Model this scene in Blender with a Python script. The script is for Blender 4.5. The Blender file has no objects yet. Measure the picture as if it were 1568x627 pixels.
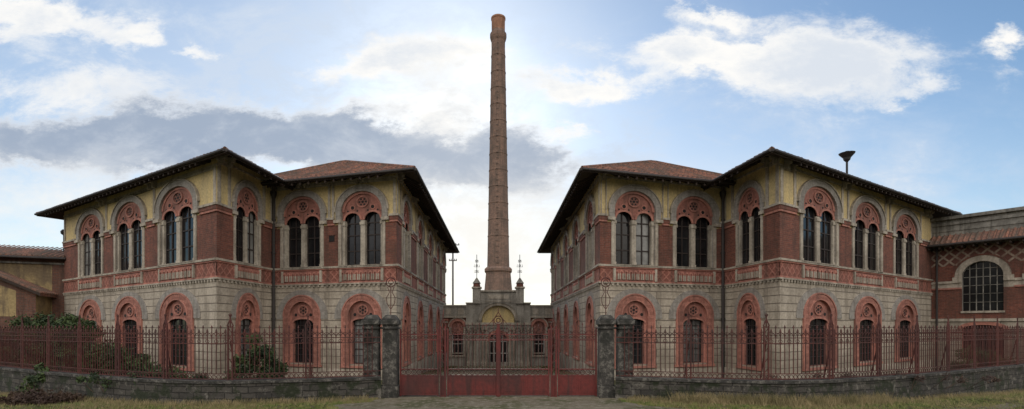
import bpy, math, random
from mathutils import Vector, Matrix
random.seed(7)
sc=bpy.context.scene
sc.view_settings.view_transform='Standard'
try: sc.view_settings.look='None'
except Exception: pass
sc.view_settings.exposure=0
EYE=2.6
# ------------------------------------------------------------ node helpers
class NT:
    def __init__(s,tree): s.t=tree; s.n=tree.nodes; s.l=tree.links
    def node(s,ty,**k):
        a=s.n.new(ty)
        for q,v in k.items(): setattr(a,q,v)
        return a
    def put(s,sock,v):
        if hasattr(v,'is_output') or isinstance(v,bpy.types.NodeSocket): s.l.new(v,sock)
        else: sock.default_value=v
    def m(s,op,a,b=None,c=None,clamp=False):
        q=s.node('ShaderNodeMath',operation=op,use_clamp=clamp)
        s.put(q.inputs[0],a)
        if b is not None: s.put(q.inputs[1],b)
        if c is not None: s.put(q.inputs[2],c)
        return q.outputs[0]
    def mix(s,f,a,b,bl='MIX'):
        q=s.node('ShaderNodeMix',data_type='RGBA',blend_type=bl)
        s.put(q.inputs[0],f)
        s.put(q.inputs[6],a if not isinstance(a,tuple) else (*a[:3],1))
        s.put(q.inputs[7],b if not isinstance(b,tuple) else (*b[:3],1))
        return q.outputs[2]
    def mr(s,v,a,b,c=0.0,d=1.0,smooth=True):
        q=s.node('ShaderNodeMapRange',interpolation_type='SMOOTHSTEP' if smooth else 'LINEAR')
        s.put(q.inputs[0],v)
        for i,x in enumerate((a,b,c,d)): q.inputs[i+1].default_value=x
        return q.outputs[0]
    def noise(s,vec,scale,detail=4,rough=.55,dist=0.0,out=0):
        q=s.node('ShaderNodeTexNoise')
        if vec is not None: s.l.new(vec,q.inputs['Vector'])
        q.inputs['Scale'].default_value=scale; q.inputs['Detail'].default_value=detail
        q.inputs['Roughness'].default_value=rough; q.inputs['Distortion'].default_value=dist
        return q.outputs[out]
    def comb(s,x,y,z):
        q=s.node('ShaderNodeCombineXYZ')
        for i,v in enumerate((x,y,z)): s.put(q.inputs[i],v)
        return q.outputs[0]
def newmat(name):
    m=bpy.data.materials.new(name); m.use_nodes=True
    t=NT(m.node_tree); b=m.node_tree.nodes['Principled BSDF']
    return m,t,b
def coords(t):
    o=t.node('ShaderNodeTexCoord').outputs['Object']
    s=t.node('ShaderNodeSeparateXYZ'); t.l.new(o,s.inputs[0])
    return o,s.outputs[0],s.outputs[1],s.outputs[2]
def bump(t,b,h,strength=.4,dist=.02):
    q=t.node('ShaderNodeBump'); q.inputs['Strength'].default_value=strength; q.inputs['Distance'].default_value=dist
    t.l.new(h,q.inputs['Height']); t.l.new(q.outputs[0],b.inputs['Normal'])
def weather(t,col,o,x,z,amt=.35,dirt=(.12,.10,.08)):
    n1=t.noise(o,.55,4,.65); n2=t.noise(t.comb(t.m('MULTIPLY',x,2.2),0.0,t.m('MULTIPLY',z,.25)),1.0,3,.65)
    n3=t.noise(o,8,2,.6)
    f=t.m('MULTIPLY',t.mr(n1,.42,.64),amt); f2=t.m('MULTIPLY',t.mr(n2,.46,.66),amt*1.25)
    c=t.mix(f,col,dirt); c=t.mix(t.m('MINIMUM',f2,1.0),c,dirt)
    g=t.mr(n3,.2,.8,.68,1.26,False)
    gc=t.comb(g,g,g)
    return t.mix(1.0,c,gc,'MULTIPLY')
def plain(name,col,rough=.85,amt=.3,bs=.3,dirt=None,scale=14,metal=0):
    m,t,b=newmat(name); o,x,y,z=coords(t)
    dirt=dirt or tuple(c*.35 for c in col)
    c=weather(t,(*col,1),o,x,z,amt,dirt)
    t.l.new(c,b.inputs['Base Color']); b.inputs['Roughness'].default_value=rough; b.inputs['Metallic'].default_value=metal
    if bs>0: bump(t,b,t.noise(o,scale,2),bs,.02)
    return m
def brickmat(name,c1,c2,mort,bw=.28,rh=.095,ms=.012,amt=.35,bs=.6,axis='xz',dirt=(.07,.04,.03),sq=0.5,splash=False):
    m,t,b=newmat(name); o,x,y,z=coords(t)
    if axis=='xz': v=t.comb(x,z,0.0)
    else:
        th=t.m('MULTIPLY',t.m('ARCTAN2',y,x),1.9); v=t.comb(th,z,0.0)
    q=t.node('ShaderNodeTexBrick'); t.l.new(v,q.inputs['Vector'])
    q.offset=sq
    q.inputs['Color1'].default_value=(*c1,1); q.inputs['Color2'].default_value=(*c2,1); q.inputs['Mortar'].default_value=(*mort,1)
    q.inputs['Scale'].default_value=1; q.inputs['Brick Width'].default_value=bw; q.inputs['Row Height'].default_value=rh
    q.inputs['Mortar Size'].default_value=ms; q.inputs['Mortar Smooth'].default_value=.3
    c=weather(t,q.outputs['Color'],o,x,z,amt,dirt)
    if splash: # rising damp near the ground
        hgt=t.m('ADD',z,t.m('MULTIPLY',t.m('SUBTRACT',t.noise(o,.9,4,.7),.5),3.0))
        c=t.mix(t.mr(hgt,1.6,.2,0,.6),c,dirt)
    t.l.new(c,b.inputs['Base Color']); b.inputs['Roughness'].default_value=.9
    h=t.m('SUBTRACT',0.0,q.outputs['Fac'])
    bump(t,b,h,bs,.02)
    return m
M={}
M['stone']=brickmat('ashlar_stone',(.47,.41,.33),(.40,.35,.285),(.15,.125,.10),7.3,.42,.028,.48,.9,dirt=(.19,.16,.125),splash=True)
M['trim']=plain('cream_trim_stone',(.44,.39,.32),amt=.55,dirt=(.16,.135,.105))
M['grey']=brickmat('grey_cement_arch',(.33,.305,.275),(.28,.26,.235),(.2,.18,.16),.5,.5,.012,.42,.4,dirt=(.15,.13,.11))
M['brick']=brickmat('red_brick',(.235,.075,.048),(.14,.046,.033),(.18,.105,.08),.30,.10,.013,.5)
M['brick2']=brickmat('old_brown_brick',(.20,.085,.055),(.13,.06,.045),(.13,.10,.08),.35,.12,.015,.5)
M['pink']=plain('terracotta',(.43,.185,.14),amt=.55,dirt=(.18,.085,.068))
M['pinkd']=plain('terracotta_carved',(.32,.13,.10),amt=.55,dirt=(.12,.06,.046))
M['yellow']=plain('ochre_plaster',(.58,.45,.21),amt=.4,dirt=(.33,.27,.17))
M['wood']=plain('dark_eave_wood',(.042,.027,.020),amt=.3)
M['frame']=plain('window_frame_wood',(.028,.018,.015),amt=.2,rough=.7,bs=0)
M['cfr']=plain('pale_window_frame',(.42,.41,.38),amt=.2,rough=.6,bs=0)
M['pipe']=plain('drain_metal',(.035,.028,.026),amt=.2,rough=.6,bs=0)
M['conc']=plain('grey_concrete',(.27,.255,.225),amt=.7,dirt=(.075,.07,.06),scale=5)
M['red']=plain('red_painted_iron',(.125,.016,.013),amt=.7,rough=.6,dirt=(.05,.014,.012),bs=.2)
M['iron']=plain('rusty_red_iron',(.085,.020,.015),amt=.5,rough=.7,dirt=(.035,.014,.012),bs=0)
M['black']=plain('black_iron',(.02,.02,.022),amt=.2,rough=.6,bs=0)
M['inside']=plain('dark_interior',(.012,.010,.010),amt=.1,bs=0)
def bandmat(name,ca,cb,sc_):
    m,t,b=newmat(name); o,x,y,z=coords(t)
    a1=t.m('FRACT',t.m('MULTIPLY',t.m('ADD',x,z),sc_)); a2=t.m('FRACT',t.m('MULTIPLY',t.m('SUBTRACT',x,z),sc_))
    d=t.m('MINIMUM',t.m('ABSOLUTE',t.m('SUBTRACT',a1,.5)),t.m('ABSOLUTE',t.m('SUBTRACT',a2,.5)))
    f=t.mr(d,.07,.19)
    c=t.mix(f,ca,cb); c=weather(t,c,o,x,z,.55,(.12,.06,.045))
    t.l.new(c,b.inputs['Base Color']); b.inputs['Roughness'].default_value=.9
    bump(t,b,t.m('SUBTRACT',1.0,f),.8,.03); return m
M['band']=bandmat('terracotta_lozenge_band',(.37,.155,.115),(.25,.088,.065),2.1)
M['lattice']=bandmat('brick_lattice_frieze',(.33,.26,.20),(.12,.045,.034),1.5)
m,t,b=newmat('terracotta_block_surround'); o,x,y,z=coords(t)
st=t.m('FRACT',t.m('MULTIPLY',z,2.6)); f=t.mr(st,.42,.5); q5=t.noise(o,14,2,.7)
c=t.mix(f,(.42,.185,.14),(.33,.135,.10)); c=t.mix(t.mr(q5,.5,.62,0,.6),c,(.18,.07,.055)); c=weather(t,c,o,x,z,.5,(.16,.075,.058))
t.l.new(c,b.inputs['Base Color']); b.inputs['Roughness'].default_value=.9; bump(t,b,q5,.7,.03); M['surr']=m
def glass(name,col,rough,spec):
    m,t,b=newmat(name); o,x,y,z=coords(t)
    n=t.noise(o,.9,3); c=t.mix(t.mr(n,.35,.7),col,tuple(q*2.0+.004 for q in col))
    t.l.new(c,b.inputs['Base Color']); b.inputs['Roughness'].default_value=rough
    b.inputs['Specular IOR Level'].default_value=spec
    bump(t,b,t.noise(o,2.2,2),.15,.02)
    return m
M['glass']=glass('dark_window_glass',(.008,.008,.009),.10,.30)
M['curtain']=glass('curtained_glass',(.13,.13,.125),.2,.5)
m,t,b=newmat('clay_roof_tiles'); o,x,y,z=coords(t)
q=t.node('ShaderNodeTexBrick'); t.l.new(t.comb(x,y,0.0),q.inputs['Vector']); q.offset=0.0
q.inputs['Color1'].default_value=(.33,.15,.10,1); q.inputs['Color2'].default_value=(.17,.085,.062,1); q.inputs['Mortar'].default_value=(.08,.045,.035,1)
q.inputs['Scale'].default_value=1; q.inputs['Brick Width'].default_value=.32; q.inputs['Row Height'].default_value=.385; q.inputs['Mortar Size'].default_value=.02
c=weather(t,q.outputs['Color'],o,x,y,.6,(.10,.085,.068)); t.l.new(c,b.inputs['Base Color']); b.inputs['Roughness'].default_value=.9
M['tile']=m
m,t,b=newmat('weathered_stone_wall'); o,x,y,z=coords(t)
q=t.node('ShaderNodeTexBrick'); s_=t.comb(t.m('ADD',x,t.m('MULTIPLY',y,.4)),t.m('ADD',z,t.m('MULTIPLY',t.noise(o,1.6,2),.10)),0.0); t.l.new(s_,q.inputs['Vector'])
q.inputs['Color1'].default_value=(.080,.072,.062,1); q.inputs['Color2'].default_value=(.040,.037,.033,1); q.inputs['Mortar'].default_value=(.018,.016,.014,1)
q.inputs['Scale'].default_value=1; q.inputs['Brick Width'].default_value=.52; q.inputs['Row Height'].default_value=.21; q.inputs['Mortar Size'].default_value=.016
n=t.noise(o,3,6,.78); c=t.mix(t.mr(n,.53,.65),q.outputs['Color'],(.17,.158,.135)); c=t.mix(t.mr(t.noise(o,1.4,5,.7),.47,.60),c,(.022,.028,.013))
t.l.new(c,b.inputs['Base Color']); b.inputs['Roughness'].default_value=.95
bump(t,b,t.m('SUBTRACT',t.noise(o,7,5,.7),q.outputs['Fac']),1.0,.07); M['rubble']=m
m,t,b=newmat('lichen_pillar_stone'); o,x,y,z=coords(t)
n=t.noise(o,6,6,.78); c=t.mix(t.mr(n,.46,.62),(.05,.046,.042),(.17,.16,.14)); c=t.mix(t.mr(t.noise(o,2.3,4,.7),.46,.62),c,(.028,.028,.024))
t.l.new(c,b.inputs['Base Color']); b.inputs['Roughness'].default_value=.95; bump(t,b,n,1.0,.06); M['pillar']=m
def groundmat(name,ca,cb,cc,s=1.0):
    m,t,b=newmat(name); o,x,y,z=coords(t)
    n=t.noise(o,.6*s,5,.65); n2=t.noise(o,4*s,5,.7); n3=t.noise(o,45*s,2,.7)
    c=t.mix(t.mr(n,.44,.58),ca,cb); c=t.mix(t.mr(n2,.48,.62),c,cc)
    g=t.mr(n3,.25,.75,.55,1.45,False); c=t.mix(1.0,c,t.comb(g,g,g),'MULTIPLY')
    t.l.new(c,b.inputs['Base Color']); b.inputs['Roughness'].default_value=1; b.inputs['Specular IOR Level'].default_value=.1
    bump(t,b,n3,.8,.05); return m
M['ground']=groundmat('grass_ground',(.070,.085,.025),(.11,.095,.050),(.15,.125,.08))
M['gravel']=groundmat('gravel_dirt',(.19,.165,.12),(.105,.105,.058),(.25,.225,.175))
def leafmat(name,a,b_):
    m,t,b=newmat(name); o,x,y,z=coords(t)
    n=t.noise(o,2.5,3); c=t.mix(t.mr(n,.35,.65),a,b_); t.l.new(c,b.inputs['Base Color']); b.inputs['Roughness'].default_value=.8
    return m
M['leaf']=leafmat('dark_leaves',(.015,.030,.010),(.055,.085,.022))
M['leafb']=leafmat('brown_twigs',(.035,.018,.013),(.07,.042,.026))
M['grass']=leafmat('grass_blades',(.09,.13,.025),(.22,.21,.07))
M['straw']=leafmat('dry_grass',(.28,.22,.11),(.14,.12,.05))
# ------------------------------------------------------------ mesh builder
class MB:
    def __init__(s): s.v=[]; s.f=[]; s.m=[]; s.mats=[]
    def mi(s,k):
        if k not in s.mats: s.mats.append(k)
        return s.mats.index(k)
    def face(s,pts,k):
        i=len(s.v); s.v+= [tuple(p) for p in pts]; s.f.append(list(range(i,i+len(pts)))); s.m.append(s.mi(k))
    def box(s,x0,x1,y0,y1,z0,z1,k):
        i=len(s.v)
        s.v+=[(x,y,z) for z in (z0,z1) for y in (y0,y1) for x in (x0,x1)]
        for q in ((0,2,3,1),(4,5,7,6),(0,1,5,4),(2,6,7,3),(0,4,6,2),(1,3,7,5)):
            s.f.append([i+a for a in q]); s.m.append(s.mi(k))
    def fru(s,x,y,z0,z1,a0,b0,a1,b1,k):
        i=len(s.v)
        s.v+=[(x+sx*a,y+sy*b,z) for z,a,b in ((z0,a0,b0),(z1,a1,b1)) for sy in (-1,1) for sx in (-1,1)]
        for q in ((0,2,3,1),(4,5,7,6),(0,1,5,4),(2,6,7,3),(0,4,6,2),(1,3,7,5)):
            s.f.append([i+a for a in q]); s.m.append(s.mi(k))
    def bar(s,p,q,w,k,n=4):
        p=Vector(p);q=Vector(q);d=(q-p)
        if d.length<1e-6: return
        d.normalize(); a=d.cross(Vector((0,0,1)))
        if a.length<.1: a=Vector((1,0,0))
        a.normalize(); c=d.cross(a); i=len(s.v)
        for P in (p,q):
            for j in range(n):
                an=2*math.pi*(j+.5)/n; s.v.append(tuple(P+a*math.cos(an)*w*.7+c*math.sin(an)*w*.7))
        for j in range(n):
            s.f.append([i+j,i+(j+1)%n,i+n+(j+1)%n,i+n+j]); s.m.append(s.mi(k))
        s.f.append([i+j for j in range(n)]); s.m.append(s.mi(k)); s.f.append([i+n+j for j in range(n)][::-1]); s.m.append(s.mi(k))
    def path(s,pts,w,k,n=4):
        for a,b in zip(pts,pts[1:]): s.bar(a,b,w,k,n)
    def lathe(s,x,y,prof,k,n=24,rot=0.0):
        i=len(s.v)
        for r,z in prof:
            for j in range(n):
                a=2*math.pi*j/n+rot; s.v.append((x+r*math.cos(a),y+r*math.sin(a),z))
        for p in range(len(prof)-1):
            for j in range(n):
                s.f.append([i+p*n+j,i+p*n+(j+1)%n,i+(p+1)*n+(j+1)%n,i+(p+1)*n+j]); s.m.append(s.mi(k))
        s.f.append([i+(len(prof)-1)*n+j for j in range(n)]); s.m.append(s.mi(k))
    def ring(s,cx,zs,ai,ri,ao,ro,y0,y1,k,n=20,a0=0,a1=math.pi):
        for j in range(n):
            t0=a0+(a1-a0)*j/n; t1=a0+(a1-a0)*(j+1)/n
            def P(a,r,t,y): return (cx+a*math.cos(t),y,zs+r*math.sin(t))
            s.face([P(ai,ri,t0,y0),P(ao,ro,t0,y0),P(ao,ro,t1,y0),P(ai,ri,t1,y0)],k)
            s.face([P(ao,ro,t0,y0),P(ao,ro,t0,y1),P(ao,ro,t1,y1),P(ao,ro,t1,y0)],k)
            s.face([P(ai,ri,t0,y0),P(ai,ri,t1,y0),P(ai,ri,t1,y1),P(ai,ri,t0,y1)],k)
    def disc(s,cx,cz,a,r,y,k,n=14):
        s.face([(cx+a*math.cos(2*math.pi*j/n),y,cz+r*math.sin(2*math.pi*j/n)) for j in range(n)],k)
    def strips(s,xs,lo,hi,y,k):
        for a,b in zip(xs,xs[1:]):
            la,lb,ha,hb=lo(a),lo(b),hi(a),hi(b)
            if ha-la<1e-4 and hb-lb<1e-4: continue
            s.face([(a,y,la),(b,y,lb),(b,y,max(hb,lb)),(a,y,max(ha,la))],k)
    def obj(s,name,parent=None,mat=None,smooth=False):
        me=bpy.data.meshes.new(name); me.from_pydata(s.v,[],s.f); me.update()
        for k in s.mats: me.materials.append(M[k])
        me.polygons.foreach_set('material_index',s.m)
        if smooth: me.polygons.foreach_set('use_smooth',[True]*len(s.f))
        o=bpy.data.objects.new(name,me); sc.collection.objects.link(o)
        if mat is not None: o.matrix_world=mat
        if parent: o.parent=parent
        return o
def empty(name):
    e=bpy.data.objects.new(name,None); sc.collection.objects.link(e); return e
def frame(PL,PR):
    a=Vector((PL[0],PL[1],0)); b=Vector((PR[0],PR[1],0)); x=(b-a).normalized(); z=Vector((0,0,1)); y=z.cross(x)
    return Matrix(((x.x,y.x,0,a.x),(x.y,y.y,0,a.y),(x.z,y.z,1,0),(0,0,0,1))),(b-a).length
def elx(cx,a,zs,r):
    return lambda x: zs+r*math.sqrt(max(0,1-((x-cx)/a)**2))
def bandwall(w,L,z0,z1,holes,k,y=0.0):
    x=0.0
    for (cx,a,zb,zs,r) in sorted(holes):
        if zs+r<=z0 or zb>=z1: continue
        w.face([(x,y,z0),(cx-a,y,z0),(cx-a,y,z1),(x,y,z1)],k)
        if zb>z0: w.face([(cx-a,y,z0),(cx+a,y,z0),(cx+a,y,zb),(cx-a,y,zb)],k)
        xs=[cx-a*math.cos(math.pi*i/24) for i in range(25)]
        e=elx(cx,a,zs,r)
        w.strips(xs,lambda q:min(z1,max(z0,e(q))),lambda q:z1,y,k)
        x=cx+a
    w.face([(x,y,z0),(L,y,z0),(L,y,z1),(x,y,z1)],k)
def reveal(w,h,dep,k):
    cx,a,zb,zs,r=h
    w.face([(cx-a,0,zb),(cx-a,0,zs),(cx-a,dep,zs),(cx-a,dep,zb)],k)
    w.face([(cx+a,0,zb),(cx+a,dep,zb),(cx+a,dep,zs),(cx+a,0,zs)],k)
    w.face([(cx-a,0,zb),(cx-a,dep,zb),(cx+a,dep,zb),(cx+a,0,zb)],k)
    for j in range(20):
        t0=math.pi*j/20;t1=math.pi*(j+1)/20
        w.face([(cx+a*math.cos(t0),0,zs+r*math.sin(t0)),(cx+a*math.cos(t0),dep,zs+r*math.sin(t0)),(cx+a*math.cos(t1),dep,zs+r*math.sin(t1)),(cx+a*math.cos(t1),0,zs+r*math.sin(t1))],k)
def upper_window(w,cx,hw,dz,dp,lit):
    ai=hw*.79; ri=1.13; zs=9.22; zb=6.12
    h=(cx,ai,zb,zs,ri)
    D=.34*dp
    reveal(w,h,D,'grey')
    w.ring(cx,zs,ai,ri,hw,1.46,-.10,.0,'grey',28)
    w.ring(cx,zs,hw,1.46,hw*1.035,1.51,-.15,.0,'trim',28)
    for sg in (-1,1):
        x0,x1=sorted((cx+sg*ai,cx+sg*hw)); w.box(x0,x1,-.10,0,8.78,zs,'grey')
        x0,x1=sorted((cx+sg*(ai-.02),cx+sg*hw*1.06)); w.box(x0,x1,-.16,D,8.60,8.775,'trim')
        x0,x1=sorted((cx+sg*ai*1.005,cx+sg*hw*.90)); w.box(x0,x1,-.06,.0,6.12,8.597,'trim')
    w.ring(cx,zs,ai*.88,ri*.88,ai*.998,ri*.998,.02,D,'pink',24)
    pw=hw*.10; mid=hw*.085
    y0=.10*dp
    piers=[(cx-ai,cx-ai+pw),(cx-mid,cx+mid),(cx+ai-pw,cx+ai)]
    for a,b in piers:
        w.box(a,b,y0,D-.002,zb,8.72,'trim'); w.box(a-.03,b+.03,y0-.05,D-.004,8.45,8.62,'trim'); w.box(a-.02,b+.02,y0-.03,D-.006,zb,zb+.16,'trim')
    xs=[cx-ai*math.cos(math.pi*i/48) for i in range(49)]
    e=elx(cx,ai,zs,ri)
    lc=[cx-(ai-pw+mid)/2,cx+(ai-pw+mid)/2]; lw=(ai-pw-mid)/2
    def lo(x):
        for c in lc:
            if abs(x-c)<lw: return 8.74+.42*math.sqrt(1-((x-c)/lw)**2)
        return 8.72
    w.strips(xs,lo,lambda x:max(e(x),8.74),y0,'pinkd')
    for c in lc:
        w.ring(c,8.74,lw*.98,.41,lw*1.22,.53,y0-.05,y0,'pink',14)
        w.disc(c,9.45,lw*.22,.10,y0-.012,'inside')
        w.ring(c,9.45,lw*.24,.11,lw*.36,.16,y0-.035,y0,'pink',12,0,2*math.pi)
        for q in (-1,1): w.disc(c+q*lw*.62,9.27,lw*.12,.055,y0-.012,'inside',8)
    rx=ai*.30; rz=.34; cz=9.77
    w.ring(cx,cz,rx*.78,rz*.78,rx,rz,y0-.06,y0,'pink',20,0,2*math.pi)
    w.disc(cx,cz,rx*.22,rz*.22,y0-.014,'inside')
    for j in range(6):
        a=j*math.pi/3; w.disc(cx+rx*.52*math.cos(a),cz+rz*.52*math.sin(a),rx*.17,rz*.17,y0-.012,'inside',8)
    for c in lc:
        k='curtain' if random.random()<lit else 'glass'
        w.box(c-lw,c+lw,D,D+.02,zb,9.2,k)
        fk='frame'; fw=lw*.13
        for a,b in ((c-lw,c-lw+fw),(c-fw*.5,c+fw*.5),(c+lw-fw,c+lw)): w.box(a,b,D-.05,D-.003,zb,9.1,fk)
        for q in (zb+.02,6.95,7.85,8.55): w.box(c-lw+fw,c+lw-fw,D-.045,D-.006,q,q+.06,fk)
    w.box(cx-ai-.08,cx+ai+.08,-.13,.05,zb-.10,zb-.003,'trim')
    return h
def lower_window(w,cx,hw,dp,lit):
    ao=hw*.76; ai=hw*.50; zb=.42; zs=3.20; ri=.86; ro=1.24; D=.34*dp
    h=(cx,ai,zb,zs,ri)
    reveal(w,h,D,'pink')
    w.ring(cx,zs,ai,ri,ao,ro,-.06,0,'surr',26)
    w.ring(cx,zs,ao*.97,ro*.97,ao*1.03,ro*1.03,-.10,0,'pink',26)
    w.ring(cx,zs,ai,ri,ai*1.1,ri*1.06,-.09,0,'pink',26)
    w.ring(cx,zs,ao*1.03,ro*1.03,hw*1.06,1.56,-.045,0,'grey',26)
    for sg in (-1,1):
        x0,x1=sorted((cx+sg*ai,cx+sg*ao)); w.box(x0,x1,-.06,0,.34,zs,'surr')
        x0,x1=sorted((cx+sg*ao*.95,cx+sg*ao*1.02)); w.box(x0,x1,-.095,-.002,.34,zs-.002,'pink')
        x0,x1=sorted((cx+sg*ao*1.03,cx+sg*hw*1.06)); w.box(x0,x1,-.05,0,zs-.16,zs-.002,'grey')
    w.box(cx-ao*1.06,cx+ao*1.06,-.14,.03,.20,.335,'pink')
    y0=.12*dp; e=elx(cx,ai,zs,ri); xs=[cx-ai*math.cos(math.pi*i/30) for i in range(31)]
    gw=ai*.84
    def lo(x): return 2.80+.24*math.sqrt(max(0,1-((x-cx)/gw)**2)) if abs(x-cx)<gw else zb
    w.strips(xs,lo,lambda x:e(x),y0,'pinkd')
    for sg in (-1,1):
        x0,x1=sorted((cx+sg*gw,cx+sg*ai*.998)); w.box(x0,x1,y0-.01,D-.002,zb,2.83,'pink')
    w.ring(cx,2.80,gw*.98,.23,gw*1.14,.34,y0-.05,y0,'pink',14)
    rx=ai*.42; rz=.33; cz=3.54
    w.ring(cx,cz,rx*.8,rz*.8,rx,rz,y0-.05,y0,'pink',18,0,2*math.pi)
    w.disc(cx,cz,rx*.25,rz*.25,y0-.012,'inside')
    for j in range(6):
        a=j*math.pi/3+.5; w.disc(cx+rx*.55*math.cos(a),cz+rz*.55*math.sin(a),rx*.17,rz*.17,y0-.012,'inside',8)
    for sg in (-1,1): w.disc(cx+sg*ai*.62,3.28,ai*.12,.10,y0-.012,'inside',8)
    k='curtain' if random.random()<lit else 'glass'
    w.box(cx-gw,cx+gw,D,D+.02,zb,3.05,k)
    fw=gw*.11; fk='frame'
    for a,b in ((cx-gw,cx-gw+fw),(cx-fw*.6,cx+fw*.6),(cx+gw-fw,cx+gw)): w.box(a,b,D-.06,D-.003,zb,3.03,fk)
    for q in (zb+.01,1.25,2.1,2.62): w.box(cx-gw+fw,cx+gw-fw,D-.05,D-.006,q,q+.05,fk)
    for i in range(1,6):
        xx=cx-gw+2*gw*i/6; w.box(xx-.012,xx+.012,y0+.05,y0+.07,zb,3.0,'black')
    for q in (.9,1.7,2.4): w.box(cx-gw,cx+gw,y0+.045,y0+.075,q,q+.03,'black')
    return h
def facade(name,parent,PL,PR,cens,hw,idx,over,extL,extR,dp=1.0,lit=.12):
    F,L=frame(PL,PR); w=MB(); e=.004*idx; zt=10.82+.5*over
    up=[];lo=[]
    for c in cens:
        up.append(upper_window(w,c,hw,0,dp,lit)); lo.append(lower_window(w,c,hw,dp,lit))
    bandwall(w,L,-2.2,5.10,lo,'stone'); bandwall(w,L,5.10,6.10,[],'band',-.02); bandwall(w,L,6.10,8.50,up,'brick')
    bandwall(w,L,8.50,zt,up,'yellow')
    def ledge(z0,z1,p,k,gaps=None):
        a=-p*extL; b=L+p*extR
        if not gaps: w.box(a,b,-p,.02,z0+e,z1+e,k); return
        x=a
        for g in sorted(gaps):
            if g[0]>x: w.box(x,g[0],-p,.02,z0+e,z1+e,k)
            x=g[1]
        if b>x: w.box(x,b,-p,.02,z0+e,z1+e,k)
    ledge(5.98,6.09,.13,'trim'); ledge(5.90,5.975,.08,'pink'); ledge(5.02,5.10,.10,'trim'); ledge(5.105,5.18,.06,'pink')
    ledge(-2.2,.12,.07,'trim')
    g=[(c-hw*1.06,c+hw*1.06) for c in cens]
    ledge(8.48,8.60,.07,'pink',g); ledge(8.60,8.80,.10,'brick',g); ledge(8.80,8.92,.14,'trim',g)
    ledge(zt-.42,zt-.32,.06,'trim')
    ed=[0.0]+sum([[c-hw*1.05,c+hw*1.05] for c in cens],[])+[L]
    for i in range(0,len(ed),2):
        a,b=ed[i],ed[i+1]
        if b-a<.35: continue
        sw=min(.16,(b-a)*.14)*(1.5 if dp<1 else 1)
        w.box(a+.04,a+.04+sw,-.045,0,8.93,zt-.43,'trim'); w.box(b-.04-sw,b-.04,-.045,0,8.93,zt-.43,'trim')
        w.box(a+.04+sw,b-.04-sw,-.04,0,zt-.56,zt-.43,'trim')
        n=2 if b-a>1.0 else 1
        for j in range(n):
            xx=(a+b)/2+(j-(n-1)/2)*.42*(1.5 if dp<1 else 1)
            w.box(xx-.09,xx+.09,-.38,.0,zt-.30,zt-.12,'trim'); w.box(xx-.075,xx+.075,-.22,.0,zt-.55,zt-.303,'trim'); w.box(xx-.11,xx+.11,-.44,.0,zt-.117,zt-.03,'trim')
    for c in cens:
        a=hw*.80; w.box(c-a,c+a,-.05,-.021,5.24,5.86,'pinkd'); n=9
        for j in range(n):
            xx=c-a+2*a*(j+.5)/n; q=a/n*.62
            w.ring(xx,5.60,q*.75,.10,q*1.35,.20,-.10,-.05,'pink',8)
            for sg in (-1,1): w.box(xx+sg*q-.3*q,xx+sg*q+.3*q,-.10,-.05,5.26,5.60,'trim')
        for sg in (-1,1): w.box(c+sg*a-.07,c+sg*a+.07,-.11,-.02,5.19,5.89,'trim')
    n=int(L/.30)
    for j in range(n):
        xx=L*(j+.5)/n; w.box(xx-.07,xx+.07,-.085,-.02,4.90+e,5.015+e,'trim')
    return w.obj(name,parent,F)
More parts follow.
